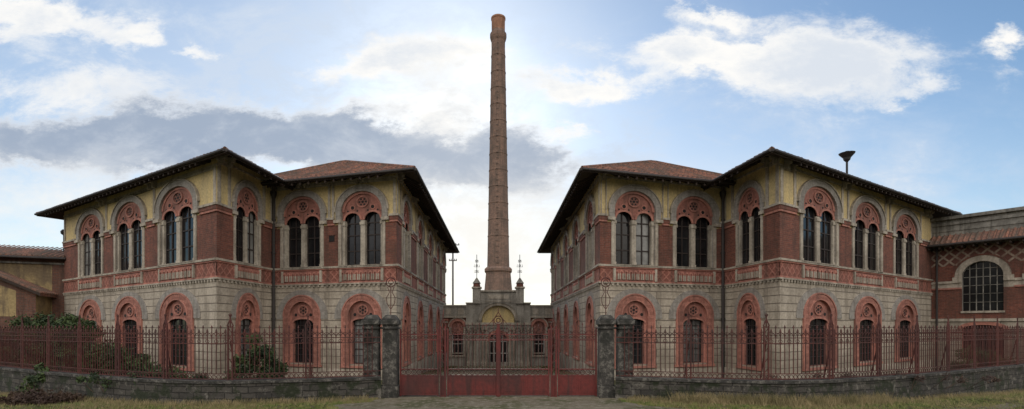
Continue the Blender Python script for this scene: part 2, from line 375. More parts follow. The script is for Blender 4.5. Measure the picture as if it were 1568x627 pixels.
# ------------------------------------------------------------ roofs
def inset(P,d):
    n=len(P); out=[]; L=[]
    for i in range(n):
        a=Vector(P[i]);b=Vector(P[(i+1)%n]);t=(b-a).normalized();nn=Vector((-t.y,t.x)); L.append((a+nn*d,t))
    for i in range(n):
        p,t=L[i-1];q,s=L[i]
        den=t.x*s.y-t.y*s.x; k=((q.x-p.x)*s.y-(q.y-p.y)*s.x)/den
        out.append(p+t*k)
    return out
def hiproof(name,parent,P,d,pitch,z0,ribs=(0,),soff=1.6,th=.17):
    I=inset(P,d); n=len(P); r=d*pitch
    for i in range(n):
        a=P[i];b=P[(i+1)%n];F,L=frame(a,b); Fi=F.inverted()
        ia=Fi@Vector((I[i].x,I[i].y,0)); ib=Fi@Vector((I[(i+1)%n].x,I[(i+1)%n].y,0))
        w=MB()
        w.face([(0,0,z0),(L,0,z0),(ib.x,ib.y,z0+r),(ia.x,ia.y,z0+r)],'tile')
        per=.32
        if i in ribs:
            k=int(L/per)
            for j in range(k):
                x=(j+.5)*per
                if x<ia.x: ym=d*x/max(ia.x,.01)
                elif x>ib.x: ym=d*(L-x)/max(L-ib.x,.01)
                else: ym=d
                y=0.0; st=.42
                while y<ym-.05:
                    y1=min(y+st,ym); h0=.10+random.uniform(-.015,.02); h1=.065; hwid=.085
                    za=z0+y*pitch; zb_=z0+y1*pitch; xj=x+random.uniform(-.015,.015)
                    A=[(xj-hwid,y-.03,za),(xj-hwid*.6,y-.03,za+h0*.8),(xj+hwid*.6,y-.03,za+h0*.8),(xj+hwid,y-.03,za)]
                    B=[(xj-hwid,y1,zb_),(xj-hwid*.6,y1,zb_+h1*.8),(xj+hwid*.6,y1,zb_+h1*.8),(xj+hwid,y1,zb_)]
                    for q in range(3): w.face([A[q],A[q+1],B[q+1],B[q]],'tile')
                    w.face(A,'tile'); y=y1
        for (p,q) in (((0,0,z0),(ia.x,ia.y,z0+r)),((ia.x,ia.y,z0+r),(ib.x,ib.y,z0+r))):
            w.bar((p[0],p[1],p[2]+.03),(q[0],q[1],q[2]+.03),.14,'tile',6)
        sa=(soff*ia.x/d,soff,z0-th+soff*pitch); sb=(L-soff*(L-ib.x)/d,soff,z0-th+soff*pitch)
        w.face([(0,0.0,z0-th),(L,0.0,z0-th),sb,sa],'wood')
        w.face([(0,-.002,z0-th),(L,-.002,z0-th),(L,-.002,z0-.004),(0,-.002,z0-.004)],'wood')
        w.bar((0,-.07,z0-.05),(L,-.07,z0-.05),.11,'pipe',8)
        k=int(L/.55)
        for j in range(1,k):
            x=L*j/k
            if x<sa[0]*.9 or x>L-(L-sb[0])*.9: continue
            i0=len(w.v); zz=z0-th
            for (y,z) in ((.03,zz-.13),(.03,zz+.012),(soff,zz+soff*pitch-.16),(soff,zz+soff*pitch)):
                w.v+=[(x-.05,y,z),(x+.05,y,z)]
            for q in ((0,1,3,2),(0,4,5,1),(0,2,6,4),(1,5,7,3)):
                w.f.append([i0+u for u in q]); w.m.append(w.mi('wood'))
        w.obj('roof_slope',parent,F)
    w=MB(); w.face([(p.x,p.y,z0+r-.002) for p in I],'tile'); w.obj('roof_cap',parent)
def building(sgn):
    B=empty('factory_office_building')
    AE=(32.6,36.8);AB=(14.37,25.0);BC=(13.7,29.8);CD=(5.71,27.5);DE=(5.85,54.2)
    def mp(p): return (p[0]*sgn,p[1])
    def fac(name,P,Q,cens,hw,idx,over,eP,eQ,dp=1.0,lit=.12):
        L=math.dist(P,Q)
        if sgn>0: facade(name,B,P,Q,cens,hw,idx,over,eP,eQ,dp,lit)
        else: facade(name,B,mp(Q),mp(P),[L-c for c in cens],hw,idx,over,eQ,eP,dp,lit)
    fac('front_facade',AB,AE,[4.2,10.4,16.6],2.45,0,.8,1,0,.6,.06)
    fac('return_facade',BC,AB,[2.43],1.28,1,1.4,0,1,.7,.25)
    fac('inner_facade',CD,BC,[8.31-6.1,8.31-2.07],1.68,2,1.1,1,0,1,.22)
    LD=math.dist(DE,CD)
    fac('courtyard_facade',DE,CD,[LD-c for c in (2.9,8.4,13.9,19.4,24.6)],1.62,3,1.25,0,1,1,.1)
    w=MB()
    for a,b in ((AE,(26.9,45.8)),((26.9,45.8),(17,45.8)),((17,45.8),(17,54.2)),((17,54.2),DE)):
        a=mp(a);b=mp(b); w.face([(a[0],a[1],-2.2),(b[0],b[1],-2.2),(b[0],b[1],11.2),(a[0],a[1],11.2)],'brick')
    w.obj('rear_walls',B)
    P1=[(12.95,23.2),(34.5,36.6),(27.9,47.2),(11.4,37.0)]
    P2=[(4.45,26.0),(17.2,29.67),(17.2,55.2),(4.5,55.2)]
    for P,ins,rib in ((P1,5.4,(0,3)),(P2,6.2,(0,3))):
        if sgn<0:
            P=[(-x,y) for x,y in P][::-1]; rib=tuple((len(P)-2-i)%len(P) for i in rib)
        hiproof('roof',B,P,ins,.5,11.0,rib)
    w=MB()
    bx,by=BC[0]*sgn-.10*sgn,BC[1]-.16
    w.bar((bx,by,-1),(bx,by,10.7),.13,'pipe',8); w.bar((bx,by,10.7),(bx-.3*sgn,by-.6,11.0),.13,'pipe',8)
    for z in (1,3,5,7,9): w.bar((bx,by,z),(bx,by,z+.1),.18,'pipe',8)
    w.lathe(bx,by,[(.1,10.3),(.2,10.6),(.2,10.75)],'pipe',8)
    w.obj('drain_pipe',B)
    w=MB(); w.bar((12.45*sgn,28.35,11.07),(13.9*sgn,31.3,11.85),.10,'cfr',4); w.obj('valley_flashing',B)
    return B
LB=building(-1); RB=building(1)
# small square vent in the inner facade of the left building
F,L=frame((-13.7,29.8),(-5.71,27.5)); w=MB(); w.box(3.95,4.30,-.03,.0,7.55,7.90,'inside'); w.box(3.90,4.35,-.045,0,7.905,7.95,'brick'); w.obj('wall_vent',LB,F)
w=MB(); w.lathe(0,0,[(.07,0),(.07,2.2),(.20,2.35),(.24,2.5),(.46,2.75),(.50,2.82),(.30,2.86),(.12,2.95)],'black',16)
for a in range(3):
    an=a*2.1; w.bar((0,0,1.3),(math.cos(an)*1.0,math.sin(an)*1.0,.2),.03,'black')
w.obj('siren_mast',RB,Matrix.Translation((24.2,34,11.8)))
# ------------------------------------------------------------ chimney
C=empty('brick_chimney'); CY=90
M['chim']=brickmat('chimney_brick',(.26,.155,.115),(.18,.11,.085),(.20,.15,.12),.55,.24,.03,.55,.6,'cyl',(.10,.075,.06))
M['chimtop']=plain('chimney_crown_brick',(.36,.18,.11),amt=.4)
w=MB(); 
prof=[(2.05,13.3),(1.98,16)]
for i in range(1,13):
    z=16+i*3.0; r=1.98-.70*i/12
    prof+=[(r+.01,z-.06),(r+.06,z),(r+.06,z+.18),(r-.005,z+.24)]
prof+=[(1.24,53.6),(1.26,54.8),(1.42,55.2),(1.52,55.6),(1.52,56.2),(1.32,56.4),(1.22,56.8)]
w.lathe(0,0,prof,'chim',32); w.lathe(0,0,[(1.22,56.8),(1.24,58.8),(1.33,58.9),(1.33,59.2),(1.1,59.2)],'chimtop',32)
w.obj('shaft',C,Matrix.Translation((0,CY,0)))
w=MB()
w.lathe(0,0,[(3.1,-2),(3.0,8.6),(2.75,9.0),(2.45,12.0),(2.45,12.4),(2.7,12.6),(2.7,13.0),(2.4,13.3),(2.05,13.5)],'chim',8,math.pi/8); w.obj('pedestal',C,Matrix.Translation((0,CY,0)))
w=MB()
for z in range(14,56,1):
    r=2.03-(z-13)*.0185
    w.bar((-r*.25,-r*1.0-.10,z),(r*.02,-r*1.0-.10,z),.05,'black')
w.obj('ladder_rungs',C,Matrix.Translation((0,CY,0)))
# ------------------------------------------------------------ central gatehouse building
G=empty('entrance_pavilion'); GY=52.0; gz=-1.7
M['pav']=plain('pavilion_cement',(.36,.335,.29),amt=.55,dirt=(.13,.115,.095))
def pw(name,xl,xr,cens):
    w=MB(); L=xr-xl; hs=[]
    for c in cens:
        h=(c-xl,.62,-.45,2.55,.6); hs.append(h); reveal(w,h,.3,'pink')
        cc=c-xl
        w.ring(cc,2.55,.62,.6,.92,.9,-.08,0,'pink',16); w.ring(cc,2.55,.92,.9,1.02,1.0,-.12,0,'trim',16)
        for sg in (-1,1):
            a,b=sorted((cc+sg*.62,cc+sg*.92)); w.box(a,b,-.08,0,-.45,2.55,'trim')
        w.box(cc-.62,cc+.62,.15,.3,1.7,3.2,'pinkd'); w.ring(cc,2.2,0.12,.12,.36,.36,.08,.15,'pink',14,0,6.283)
        w.box(cc-.62,cc+.62,.3,.32,-.45,1.7,'glass'); w.box(cc-.03,cc+.03,.24,.29,-.45,1.7,'cfr'); w.box(cc-.62,cc+.62,.24,.285,.7,.78,'cfr')
        for sg in (-1,1): w.box(cc+sg*.57-.05,cc+sg*.57+.05,.2,.29,-.45,1.7,'cfr')
        w.box(cc-.95,cc+.95,-.14,0,-.62,-.46,'trim')
    bandwall(w,L,gz-.6,-.2,hs,'pav'); bandwall(w,L,-.2,3.5,hs,'brick')
    for z0,z1,p,k in ((-.30,-.2,.06,'trim'),(2.2,2.36,.04,'trim'),(3.2,3.4,.06,'pink'),(3.5,3.68,.2,'trim'),(3.68,4.7,.05,'pav'),(4.7,4.86,.16,'trim'),(3.0,3.1,.05,'trim')):
        if z0 in (2.2,3.0,3.2):
            x=0
            for c in cens: w.box(x,c-xl-1.03,-p,0,z0,z1,k); x=c-xl+1.03
            w.box(x,L,-p,0,z0,z1,k)
        else: w.box(0,L,-p,.5,z0,z1,k)
    n=int(L/.9)
    for j in range(n): xx=L*(j+.5)/n; w.box(xx-.3,xx+.3,-.09,-.05,3.85,4.5,'trim')
    w.obj(name,G,Matrix.Translation((xl,GY,0)))
pw('left_wing',-5.95,-3.3,[-4.3]); pw('right_wing',3.3,5.95,[4.3])
hh=(3.4,1.0,-1.2,1.0,.95)
w2=MB(); reveal(w2,hh,.4,'trim'); bandwall(w2,6.8,gz-.6,3.0,[hh],'pav',0)
H2=(3.4,1.75,3.0,3.2,1.6); reveal(w2,H2,.25,'trim'); bandwall(w2,6.8,3.0,5.0,[H2],'pav',0)
w2.box(3.4-1.7,3.4+1.7,.25,.3,3.0,4.9,'yellow')
w2.ring(3.4,3.2,1.75,1.6,2.1,1.9,-.12,0,'trim',24); w2.ring(3.4,3.2,2.1,1.9,2.2,1.98,-.2,0,'pav',24)
w2.ring(3.4,1.0,1.0,.95,1.25,1.2,-.1,0,'pink',20)
w2.box(2.4,4.4,.3,.33,-1.2,2.0,'glass')
for x in (2.5,2.95,3.4,3.85,4.3): w2.box(x-.05,x+.05,.22,.29,-1.2,1.95,'cfr')
for z in (-.3,.95): w2.box(2.4,4.4,.2,.285,z,z+.09,'cfr')
for j in range(1,6):
    a=math.pi*j/6; w2.bar((3.4,.25,1.0),(3.4+math.cos(a)*.95,.25,1+math.sin(a)*.9),.06,'cfr')
w2.box(-.1,6.9,-.25,.0,2.75,2.98,'trim'); w2.box(0,6.8,-.12,.0,2.45,2.747,'pav')
for x in (.25,.95,1.75,2.15,4.65,5.05,5.85,6.55):
    w2.lathe(x,-.22,[(.2,gz-.3),(.2,-1.2),(.14,-1.1),(.13,2.1),(.2,2.25),(.22,2.44)],'trim',12)
def slab(a,b,z0,z1,y0=-.03,y1=.9,k='pav'): w2.box(a,b,y0,y1,z0,z1,k)
slab(.9,5.9,5.0,5.65); slab(1.55,5.25,5.65,6.25); w2.box(1.45,5.35,-.18,1.0,6.25,6.42,'trim'); w2.box(.8,1.55,-.15,1.0,5.65,5.78,'trim'); w2.box(5.25,6.0,-.15,1.0,5.65,5.78,'trim')
w2.box(-.05,.9,-.15,1.0,5.0,5.12,'trim'); w2.box(5.9,6.85,-.15,1.0,5.0,5.12,'trim')
w2.box(2.0,4.8,-.09,-.03,5.2,5.3,'trim'); w2.box(2.3,4.5,-.08,-.03,5.5,5.95,'trim')
for x in (1.12,5.68):
    w2.fru(x,.2,5.0,6.6,.42,.42,.42,.42,'pav'); w2.box(x-.52,x+.52,-.32,.72,6.6,6.76,'trim'); w2.fru(x,.2,6.76,7.15,.38,.38,.33,.33,'brick')
    w2.fru(x,.2,7.15,7.75,.42,.42,.05,.05,'conc')
    w2.bar((x,.2,7.6),(x,.2,10.2),.05,'black',6)
    for z,r in ((8.3,.22),(8.9,.30),(9.4,.16)):
        w2.bar((x-r,.2,z),(x+r,.2,z),.035,'black'); w2.bar((x-r,.2,z),(x-r*.8,.2,z+.25),.035,'black'); w2.bar((x+r,.2,z),(x+r*.8,.2,z+.25),.035,'black')
        w2.ring(x,z+.15,.07,.07,.12,.12,.18,.22,'black',10,0,6.283)
w2.obj('central_portal',G,Matrix.Translation((-3.4,GY-.25,0)))
w=MB(); w.box(-5.9,5.9,GY+.6,GY+8,-2.2,4.2,'brick2'); w.obj('body',G)
# ------------------------------------------------------------ right arcade hall
A=empty('brick_arcade_hall')
PL=(32.45,36.7); PR=(41.5,24.5)
F,L=frame(PL,PR); w=MB(); hs=[];ls=[]
for c in (2.75,6.25,9.75,13.2):
    h=(c,1.05,3.7,6.15,1.05); hs.append(h); reveal(w,h,.35,'grey')
    w.ring(c,6.15,1.05,1.05,1.45,1.45,-.08,0,'trim',24); w.ring(c,6.15,1.45,1.45,1.56,1.56,-.12,0,'brick',24)
    for sg in (-1,1):
        a,b=sorted((c+sg*1.05,c+sg*1.56)); w.box(a,b,-.12,0,5.75,6.14,'trim')
    w.box(c-1.05,c+1.05,.35,.38,3.7,7.4,'glass')
    for i in range(1,6): xx=c-1.05+2.1*i/6; w.box(xx-.025,xx+.025,.28,.33,3.7,7.2,'conc')
    for z in (4.3,4.9,5.5,6.1,6.7): w.box(c-1.05,c+1.05,.28,.325,z,z+.04,'conc')
    l=(c,1.05,.2,2.4,.30); ls.append(l); reveal(w,l,.35,'pink'); w.ring(c,2.4,1.05,.30,1.3,.55,-.05,0,'pink',16)
    w.box(c-1.05,c+1.05,.35,.38,.2,2.8,'glass')
    for i in range(1,8): xx=c-1.05+2.1*i/8; w.box(xx-.03,xx+.03,.1,.14,.2,2.65,'iron')
    for z in (.9,1.6,2.3): w.box(c-1.05,c+1.05,.09,.15,z,z+.05,'iron')
bandwall(w,L,-2.2,2.95,ls,'stone'); w.box(0,L,-.12,0,2.95,3.15,'trim'); bandwall(w,L,3.15,5.3,hs,'brick'); bandwall(w,L,5.3,5.9,hs,'trim'); bandwall(w,L,5.9,7.0,hs,'brick'); bandwall(w,L,7.0,8.4,hs,'lattice'); bandwall(w,L,8.4,10.4,[],'conc')
x=0
for c in (2.75,6.25,9.75,13.2):
    w.box(x,c-1.57,-.1,0,5.72,5.88,'trim'); w.box(x,c-1.07,-.08,0,5.28,5.4,'pink'); x=c+1.57
    w.box(c-1.12,c+1.12,-.1,.0,3.55,3.69,'trim')
for z0,z1,p in ((10.0,10.2,.1),(10.4,10.62,.25),(9.55,9.62,.05)): w.box(0,L,-p,.6,z0,z1,'conc')
w.face([(-.3,-1.1,8.55),(L,-1.1,8.55),(L,0,9.25),(-.3,0,9.25)],'tile'); w.face([(-.3,-1.1,8.40),(L,-1.1,8.40),(L,0,9.1),(-.3,0,9.1)],'wood')
w.bar((-.3,-1.12,8.47),(L,-1.12,8.47),.13,'pipe',8)
n=int(L/.3)
for j in range(n):
    xx=(j+.5)*.3
    i0=len(w.v); w.v+=[(xx-.08,-1.13,8.55),(xx,-1.13,8.66),(xx+.08,-1.13,8.55),(xx-.08,0,9.25),(xx,0,9.36),(xx+.08,0,9.25)]
    for q in ((0,1,4,3),(1,2,5,4),(0,2,1)): w.f.append([i0+u for u in q]); w.m.append(w.mi('tile'))
for j in range(int(L/.6)): w.box(.6*j,.6*j+.1,-1.0,0,8.2,8.38,'wood')
w.bar((.35,-.2,-1),(.35,-.2,8.4),.1,'pipe',8)
w.obj('arcade_wall',A,F)
w=MB(); w.box(0,L,.7,9,-2.2,10.2,'conc'); w.obj('hall_body',A,F)
# ------------------------------------------------------------ left old building
O=empty('old_brick_workshop')
M['yel2']=plain('stained_plaster',(.36,.27,.13),amt=.8,dirt=(.15,.11,.07))
PL=(-44,33.0); PR=(-32.5,37.4)
F,L=frame(PL,PR); w=MB()
hs=[(L-3.1,.8,.0,3.0,.7)]; h=hs[0]; reveal(w,h,.3,'pink'); w.ring(h[0],3.0,.8,.7,1.25,1.15,-.08,0,'pink',20); w.box(h[0]-.8,h[0]+.8,.3,.33,0,3.8,'glass')
for sg in (-1,1):
    a,b=sorted((h[0]+sg*.8,h[0]+sg*1.2)); w.box(a,b,-.06,0,0,3.0,'brick')
bandwall(w,L,-2.2,3.0,hs,'brick2'); bandwall(w,L,3.0,5.2,hs,'yel2'); bandwall(w,L,5.2,7.9,[],'yel2')
w.box(L-1.2,L-.3,-.12,0,-2,7.4,'brick2'); w.box(L-7.2,L-5.0,-.12,0,-2,7.4,'brick2'); w.box(0,L,-.15,0,7.4,7.85,'brick2'); w.box(0,L,-.2,0,7.25,7.38,'conc')
w.obj('walls',O,F)
w=MB(); w.face([(-1,-.8,7.75),(L-.1,-.8,7.75),(L-.1,3,8.7),(-1,3,9.0)],'tile'); w.face([(-1,-.8,7.6),(L-.1,-.8,7.6),(L-.1,3,8.5),(-1,3,8.8)],'wood')
for j in range(int((L+.9)/.3)):
    xx=-1+(j+.5)*.3; i0=len(w.v); w.v+=[(xx-.08,-.83,7.75),(xx,-.83,7.87),(xx+.08,-.83,7.75),(xx-.08,3,8.95),(xx,3,9.0),(xx+.08,3,8.95)]
    for q in ((0,1,4,3),(1,2,5,4),(0,2,1)): w.f.append([i0+u for u in q]); w.m.append(w.mi('tile'))
w.bar((-1,-.85,7.65),(L-.1,-.85,7.65),.12,'pipe',8); w.obj('tile_roof',O,F)
w=MB()
w.face([(L-5.6,-2.2,-2),(L-1.3,-2.2,-2),(L-1.3,-2.2,4.9),(L-5.6,-2.2,7.0)],'brick2')
w.face([(L-1.3,-2.2,-2),(L-1.3,0,-2),(L-1.3,0,4.9),(L-1.3,-2.2,4.9)],'yel2')
w.face([(L-5.2,-2.203,3.3),(L-2.4,-2.203,3.3),(L-2.4,-2.203,5.1),(L-5.2,-2.203,6.3)],'yel2')
i0=len(w.v); w.v+=[(L-.9,-2.6,4.75),(L-5.7,-2.6,7.15),(L-5.7,0.1,7.15),(L-.9,.1,4.75),(L-.9,-2.6,4.95),(L-5.7,-2.6,7.35),(L-5.7,0.1,7.35),(L-.9,.1,4.95)]
for q,k in (((0,1,2,3),'wood'),((4,5,6,7),'tile'),((0,1,5,4),'wood'),((0,3,7,4),'tile')): w.f.append([i0+u for u in q]); w.m.append(w.mi(k))
for j in range(9):
    yy=-2.5+j*.3; w.bar((L-.85,yy,4.98),(L-5.7,yy,7.38),.12,'tile',6)
w.obj('porch_wing',O,F)
w=MB(); w.box(0,L,.2,5,-2,7.7,'brick2'); w.obj('body',O,F)
w=MB(); w.bar((0,0,0),(0,0,2.2),.05,'black',6); w.lathe(0,0,[(.05,2.0),(.18,2.12),(.20,2.3),(.08,2.45)],'black',10); w.obj('roof_vent_pipe',O,Matrix.Translation((-33.9,38.2,7.7)))
# ------------------------------------------------------------ ground
def gz_(x,y):
    z=0.0
    if y>19: z-=1.6*min(1,(y-19)/31)
    ax=abs(x)
    if ax>9: z-=.28*min(1,(ax-9)/13)
    return z
XS=[-3000,-300,-80,-40,-22,-18,-14,-9,-4.3,0,4.3,9,14,18,22,40,80,300,3000]
YS=[-300,-50,0,10,13,15,17,19,22,28,36,44,50,60,100,400,3000]
def sheet(name,xs,ys,k,dz=0):
    w=MB()
    for i in range(len(xs)-1):
        for j in range(len(ys)-1):
            w.face([(x,y,gz_(x,y)+dz) for x,y in ((xs[i],ys[j]),(xs[i+1],ys[j]),(xs[i+1],ys[j+1]),(xs[i],ys[j+1]))],k)
    return w.obj(name)
sheet('ground',XS,YS,'ground')
w=MB(); yy=[-50,-20,0,8]+[10+.35*i for i in range(27)]+[22,28,36,44,50,54]
def edge(y,s):
    if y>19.3: return 4.3*s
    return s*(4.6+.35*math.sin(y*2.1+s)+.2*math.sin(y*5.3+2*s)+max(0,(17.0-y))*.5)
for a,b in zip(yy,yy[1:]):
    w.face([(edge(a,-1),a,gz_(0,a)+.004),(edge(a,1),a,gz_(0,a)+.004),(edge(b,1),b,gz_(0,b)+.004),(edge(b,-1),b,gz_(0,b)+.004)],'gravel')
w.obj('gravel_road')
w=MB(); pts=[(9,14.6),(13,15.5),(17,17.0),(22,19.8),(30,24)]
for (a,b),(c,d) in zip(pts,pts[1:]): w.face([(a,b,gz_(a,b)+.012),(c,d,gz_(c,d)+.012),(c+.25,d-.7,gz_(c,d)+.012),(a+.2,b-.5,gz_(a,b)+.012)],'gravel')
w.obj('dirt_path')
# ------------------------------------------------------------ fence
def catmull(P,n=10):
    out=[];Q=[P[0]]+P+[P[-1]]
    for i in range(1,len(Q)-2):
        p0,p1,p2,p3=[Vector(q) for q in Q[i-1:i+3]]
        for j in range(n):
            t=j/n; out.append(.5*((2*p1)+(p2-p0)*t+(2*p0-5*p1+4*p2-p3)*t*t+(3*p1-p0-3*p2+p3)*t**3))
    out.append(Vector(P[-1])); return out
def resample(P,step):
    out=[P[0].copy()]; acc=0
    for a,b in zip(P,P[1:]):
        l=(b-a).length; 
        while acc+l>=step:
            t=(step-acc)/l; a=a+(b-a)*t; out.append(a.copy()); l=(b-a).length; acc=0
        acc+=l
    return out
def sweep(w,P,h,z0,z1,k,off=0,jz=0):
    pr=[]
    for i,p in enumerate(P):
        t=(P[min(i+1,len(P)-1)]-P[max(i-1,0)]).normalized(); n=Vector((-t.y,t.x)); hh=h+random.uniform(-jz,jz); pr.append((p+n*(hh+off),p-n*(hh-off),random.uniform(-jz,jz)))
    for (a,b,za),(c,d,zc) in zip(pr,pr[1:]):
        A=[(a.x,a.y),(b.x,b.y)];C=[(c.x,c.y),(d.x,d.y)]
        w.face([(*A[0],z0),(*C[0],z0),(*C[0],z1+zc),(*A[0],z1+za)],k); w.face([(*A[1],z0),(*A[1],z1+za),(*C[1],z1+zc),(*C[1],z0)],k)
        w.face([(*A[0],z1+za),(*C[0],z1+zc),(*C[1],z1+zc),(*A[1],z1+za)],k); w.face([(*A[0],z0),(*A[1],z0),(*C[1],z0),(*C[0],z0)],k)
    a,b,_=pr[0]; w.face([(a.x,a.y,z0),(b.x,b.y,z0),(b.x,b.y,z1),(a.x,a.y,z1)],k)
def vring(w,p,t,zc,r,wd,k,n=8,rz=None,a0=0,a1=2*math.pi):
    rz=rz or r
    pts=[(p.x+t.x*r*math.cos(a0+(a1-a0)*j/n),p.y+t.y*r*math.cos(a0+(a1-a0)*j/n),zc+rz*math.sin(a0+(a1-a0)*j/n)) for j in range(n+1)]
    for a,b in zip(pts,pts[1:]): w.bar(a,b,wd,k,3)
BASE=[(4.25,17.75),(7.2,16.95),(10.2,16.6),(15,18.3),(22.4,22.1),(33,28)]
for sg in (-1,1):
    P=catmull([(x*sg,y) for x,y in BASE],10)
    PF=resample(P,.4)
    w=MB(); sweep(w,PF,.20,-.8,.67,'rubble',0,.012); sweep(w,PF,.25,.685,.775,'pillar',0,.012); w.obj('stone_boundary_wall')
    S=resample(P,.155); w=MB(); k='iron'
    for i,p in enumerate(S):
        if i<2: continue
        t=(S[min(i+1,len(S)-1)]-S[i-1]).normalized(); T=Vector((t.x,t.y,0))
        post=(i%16==0)
        if post:
            n=Vector((-t.y,t.x))
            for s_ in (-.07,.07): w.bar((p.x+t.x*s_,p.y+t.y*s_,.76),(p.x+t.x*s_,p.y+t.y*s_,2.62),.045,k)
            w.bar((p.x,p.y,2.55),(p.x,p.y,3.0),.035,k); w.bar((p.x-t.x*.1,p.y-t.y*.1,2.6),(p.x,p.y,2.85),.03,k); w.bar((p.x+t.x*.1,p.y+t.y*.1,2.6),(p.x,p.y,2.85),.03,k)
            for z in (1.0,1.35,1.7,2.05,2.35): w.bar((p.x-t.x*.07,p.y-t.y*.07,z),(p.x+t.x*.07,p.y+t.y*.07,z+.2),.022,k)
            w.bar((p.x,p.y+.6,.0),(p.x,p.y,2.1),.035,k)
            vring(w,p,T,2.98,.05,.02,k,6)
        else:
            top=2.42 if i%2 else 2.54
            w.bar((p.x,p.y,.98),(p.x+random.gauss(0,.004),p.y,top),.022,k)
            w.fru(p.x,p.y,top,top+.11,.026,.026,.002,.002,k)
            if i%2: w.bar((p.x-t.x*.05,p.y-t.y*.05,top-.02),(p.x+t.x*.05,p.y+t.y*.05,top-.02),.02,k)
        vring(w,p+t*.0775,T,.885,.07,.018,k,8)
        if i%2==0: vring(w,p+t*.155,T,2.22,.15,.018,k,6,.16,0,math.pi)
        if i%2==0 : vring(w,p+t*.155,T,2.09,.065,.016,k,6)
        else: vring(w,p+t*.155,T,2.22,.155,.016,k,6,.16,0,math.pi)
    for z in (.80,.975,2.0,2.19): sweep(w,P,.014,z,z+.03,k)
    w.obj('iron_fence')
def pillar(x,y,crest):
    w=MB(); a=.265
    w.box(-a-.04,a+.04,-a-.04,a+.04,-.3,.42,'pillar'); w.fru(0,0,.42,2.62,a,a,a-.02,a-.02,'pillar'); w.box(-a-.03,a+.03,-a-.03,a+.03,2.50,2.57,'pillar')
    w.box(-a-.05,a+.05,-a-.05,a+.05,2.66,2.84,'pillar'); w.box(-a,a,-a,a,2.62,2.66,'pillar'); w.fru(0,0,2.84,3.02,a+.02,a+.02,a-.1,a-.1,'pillar')
    o=w.obj('stone_gate_pillar',None,Matrix.Translation((x,y,0)))
    bv=o.modifiers.new('bevel','BEVEL'); bv.width=.018; bv.segments=1
    if crest:
        w=MB(); k='iron'
        w.bar((0,0,3.0),(0,0,4.05),.028,k); 
        T=Vector((1,0,0)); vring(w,Vector((0,0)),T,4.22,.17,.03,k,14); vring(w,Vector((0,0)),T,4.22,.09,.02,k,10)
        for s in (-1,1):
            w.path([(s*.02,0,3.25),(s*.14,0,3.45),(s*.16,0,3.65),(s*.05,0,3.85),(s*.12,0,4.05)],.022,k)
        w.bar((0,0,4.38),(0,0,4.58),.02,k); w.obj('crest',o)
for s in (-1,1): pillar(3.96*s,18.05,True); pillar(4.62*s,17.95,False)
# ------------------------------------------------------------ gate
Gt=empty('iron_entrance_gate'); Y=18.05
def leaf(name,x0,x1):
    w=MB(); k='iron'; L=x1-x0
    w.box(x0,x1,Y-.02,Y+.02,.06,.78,'red')
    n=max(2,round(L/.95))
    for j in range(n):
        a=x0+L*j/n+.05; b=x0+L*(j+1)/n-.05; w.box(a,b,Y-.032,Y-.021,.14,.70,'red'); w.box(a+.07,b-.07,Y-.042,Y-.033,.21,.63,'red')
    for z in (.06,.77,1.0,2.08,2.28): w.box(x0,x1,Y-.028,Y+.028,z,z+.04,'red')
    n=round(L/.2); T=Vector((1,0,0))
    for j in range(n):
        vring(w,Vector((x0+L*(j+.5)/n,Y)),T,.905,.085,.022,k,10); vring(w,Vector((x0+L*(j+.5)/n,Y)),T,.905,.03,.016,k,6)
    n=round(L/.125)
    for j in range(n+1):
        x=x0+L*j/n; arch=.16*math.sin(math.pi*j/n)
        top=2.42+arch+(.08 if j%2 else 0)
        w.bar((x,Y,1.02),(x,Y,top),.02,k); w.fru(x,Y,top,top+.11,.026,.02,.002,.002,k)
        if j<n: vring(w,Vector((x+L/n/2,Y)),T,2.18,.05,.014,k,6)
        if j%2==0 and j<n: vring(w,Vector((x+L/n,Y)),T,2.30,.12,.016,k,6,.14,0,math.pi)
    for a in (x0,x1): w.box(a-.03,a+.03,Y-.035,Y+.035,.03,2.5,'red')
    w.obj(name,Gt)
leaf('left_leaf',-1.86,-.06); leaf('right_leaf',.06,1.86); leaf('left_wicket',-3.60,-2.22); leaf('right_wicket',2.22,3.60)
w=MB()
for s in (-1,1):
    for x in (1.95,2.13): w.box(s*x-.03,s*x+.03,Y-.05,Y+.05,0,2.6,'red')
    w.box(s*2.04-.06,s*2.04+.06,Y-.012,Y+.012,0,.8,'red')
    for z in (.9,1.2,1.5,1.8,2.1,2.4): w.bar((s*1.95,Y,z),(s*2.13,Y,z+.22),.03,'iron')
    w.bar((s*1.92,Y,2.6),(s*2.04,Y,2.88),.035,'iron'); w.bar((s*2.16,Y,2.6),(s*2.04,Y,2.88),.035,'iron'); w.bar((s*2.04,Y,2.8),(s*2.04,Y,3.05),.03,'iron')
    w.bar((s*2.04,Y+.9,0),(s*2.04,Y,2.2),.05,'iron')
w.box(-.055,.055,Y-.06,Y+.06,.02,2.7,'red')
T=Vector((1,0,0)); vring(w,Vector((0,Y)),T,2.82,.16,.03,'iron',12); vring(w,Vector((0,Y)),T,2.82,.08,.03,'iron',8)
w.path([(-.16,Y,2.62),(-.2,Y,2.8),(0,Y,3.12),(.2,Y,2.8),(.16,Y,2.62)],.03,'iron'); w.bar((0,Y,3.1),(0,Y,3.28),.03,'iron')
w.path([(-.6,Y,2.62),(-.35,Y,2.66),(-.1,Y,2.95)],.022,'iron'); w.path([(.6,Y,2.62),(.35,Y,2.66),(.1,Y,2.95)],.022,'iron')
w.obj('posts_and_overthrow',Gt)
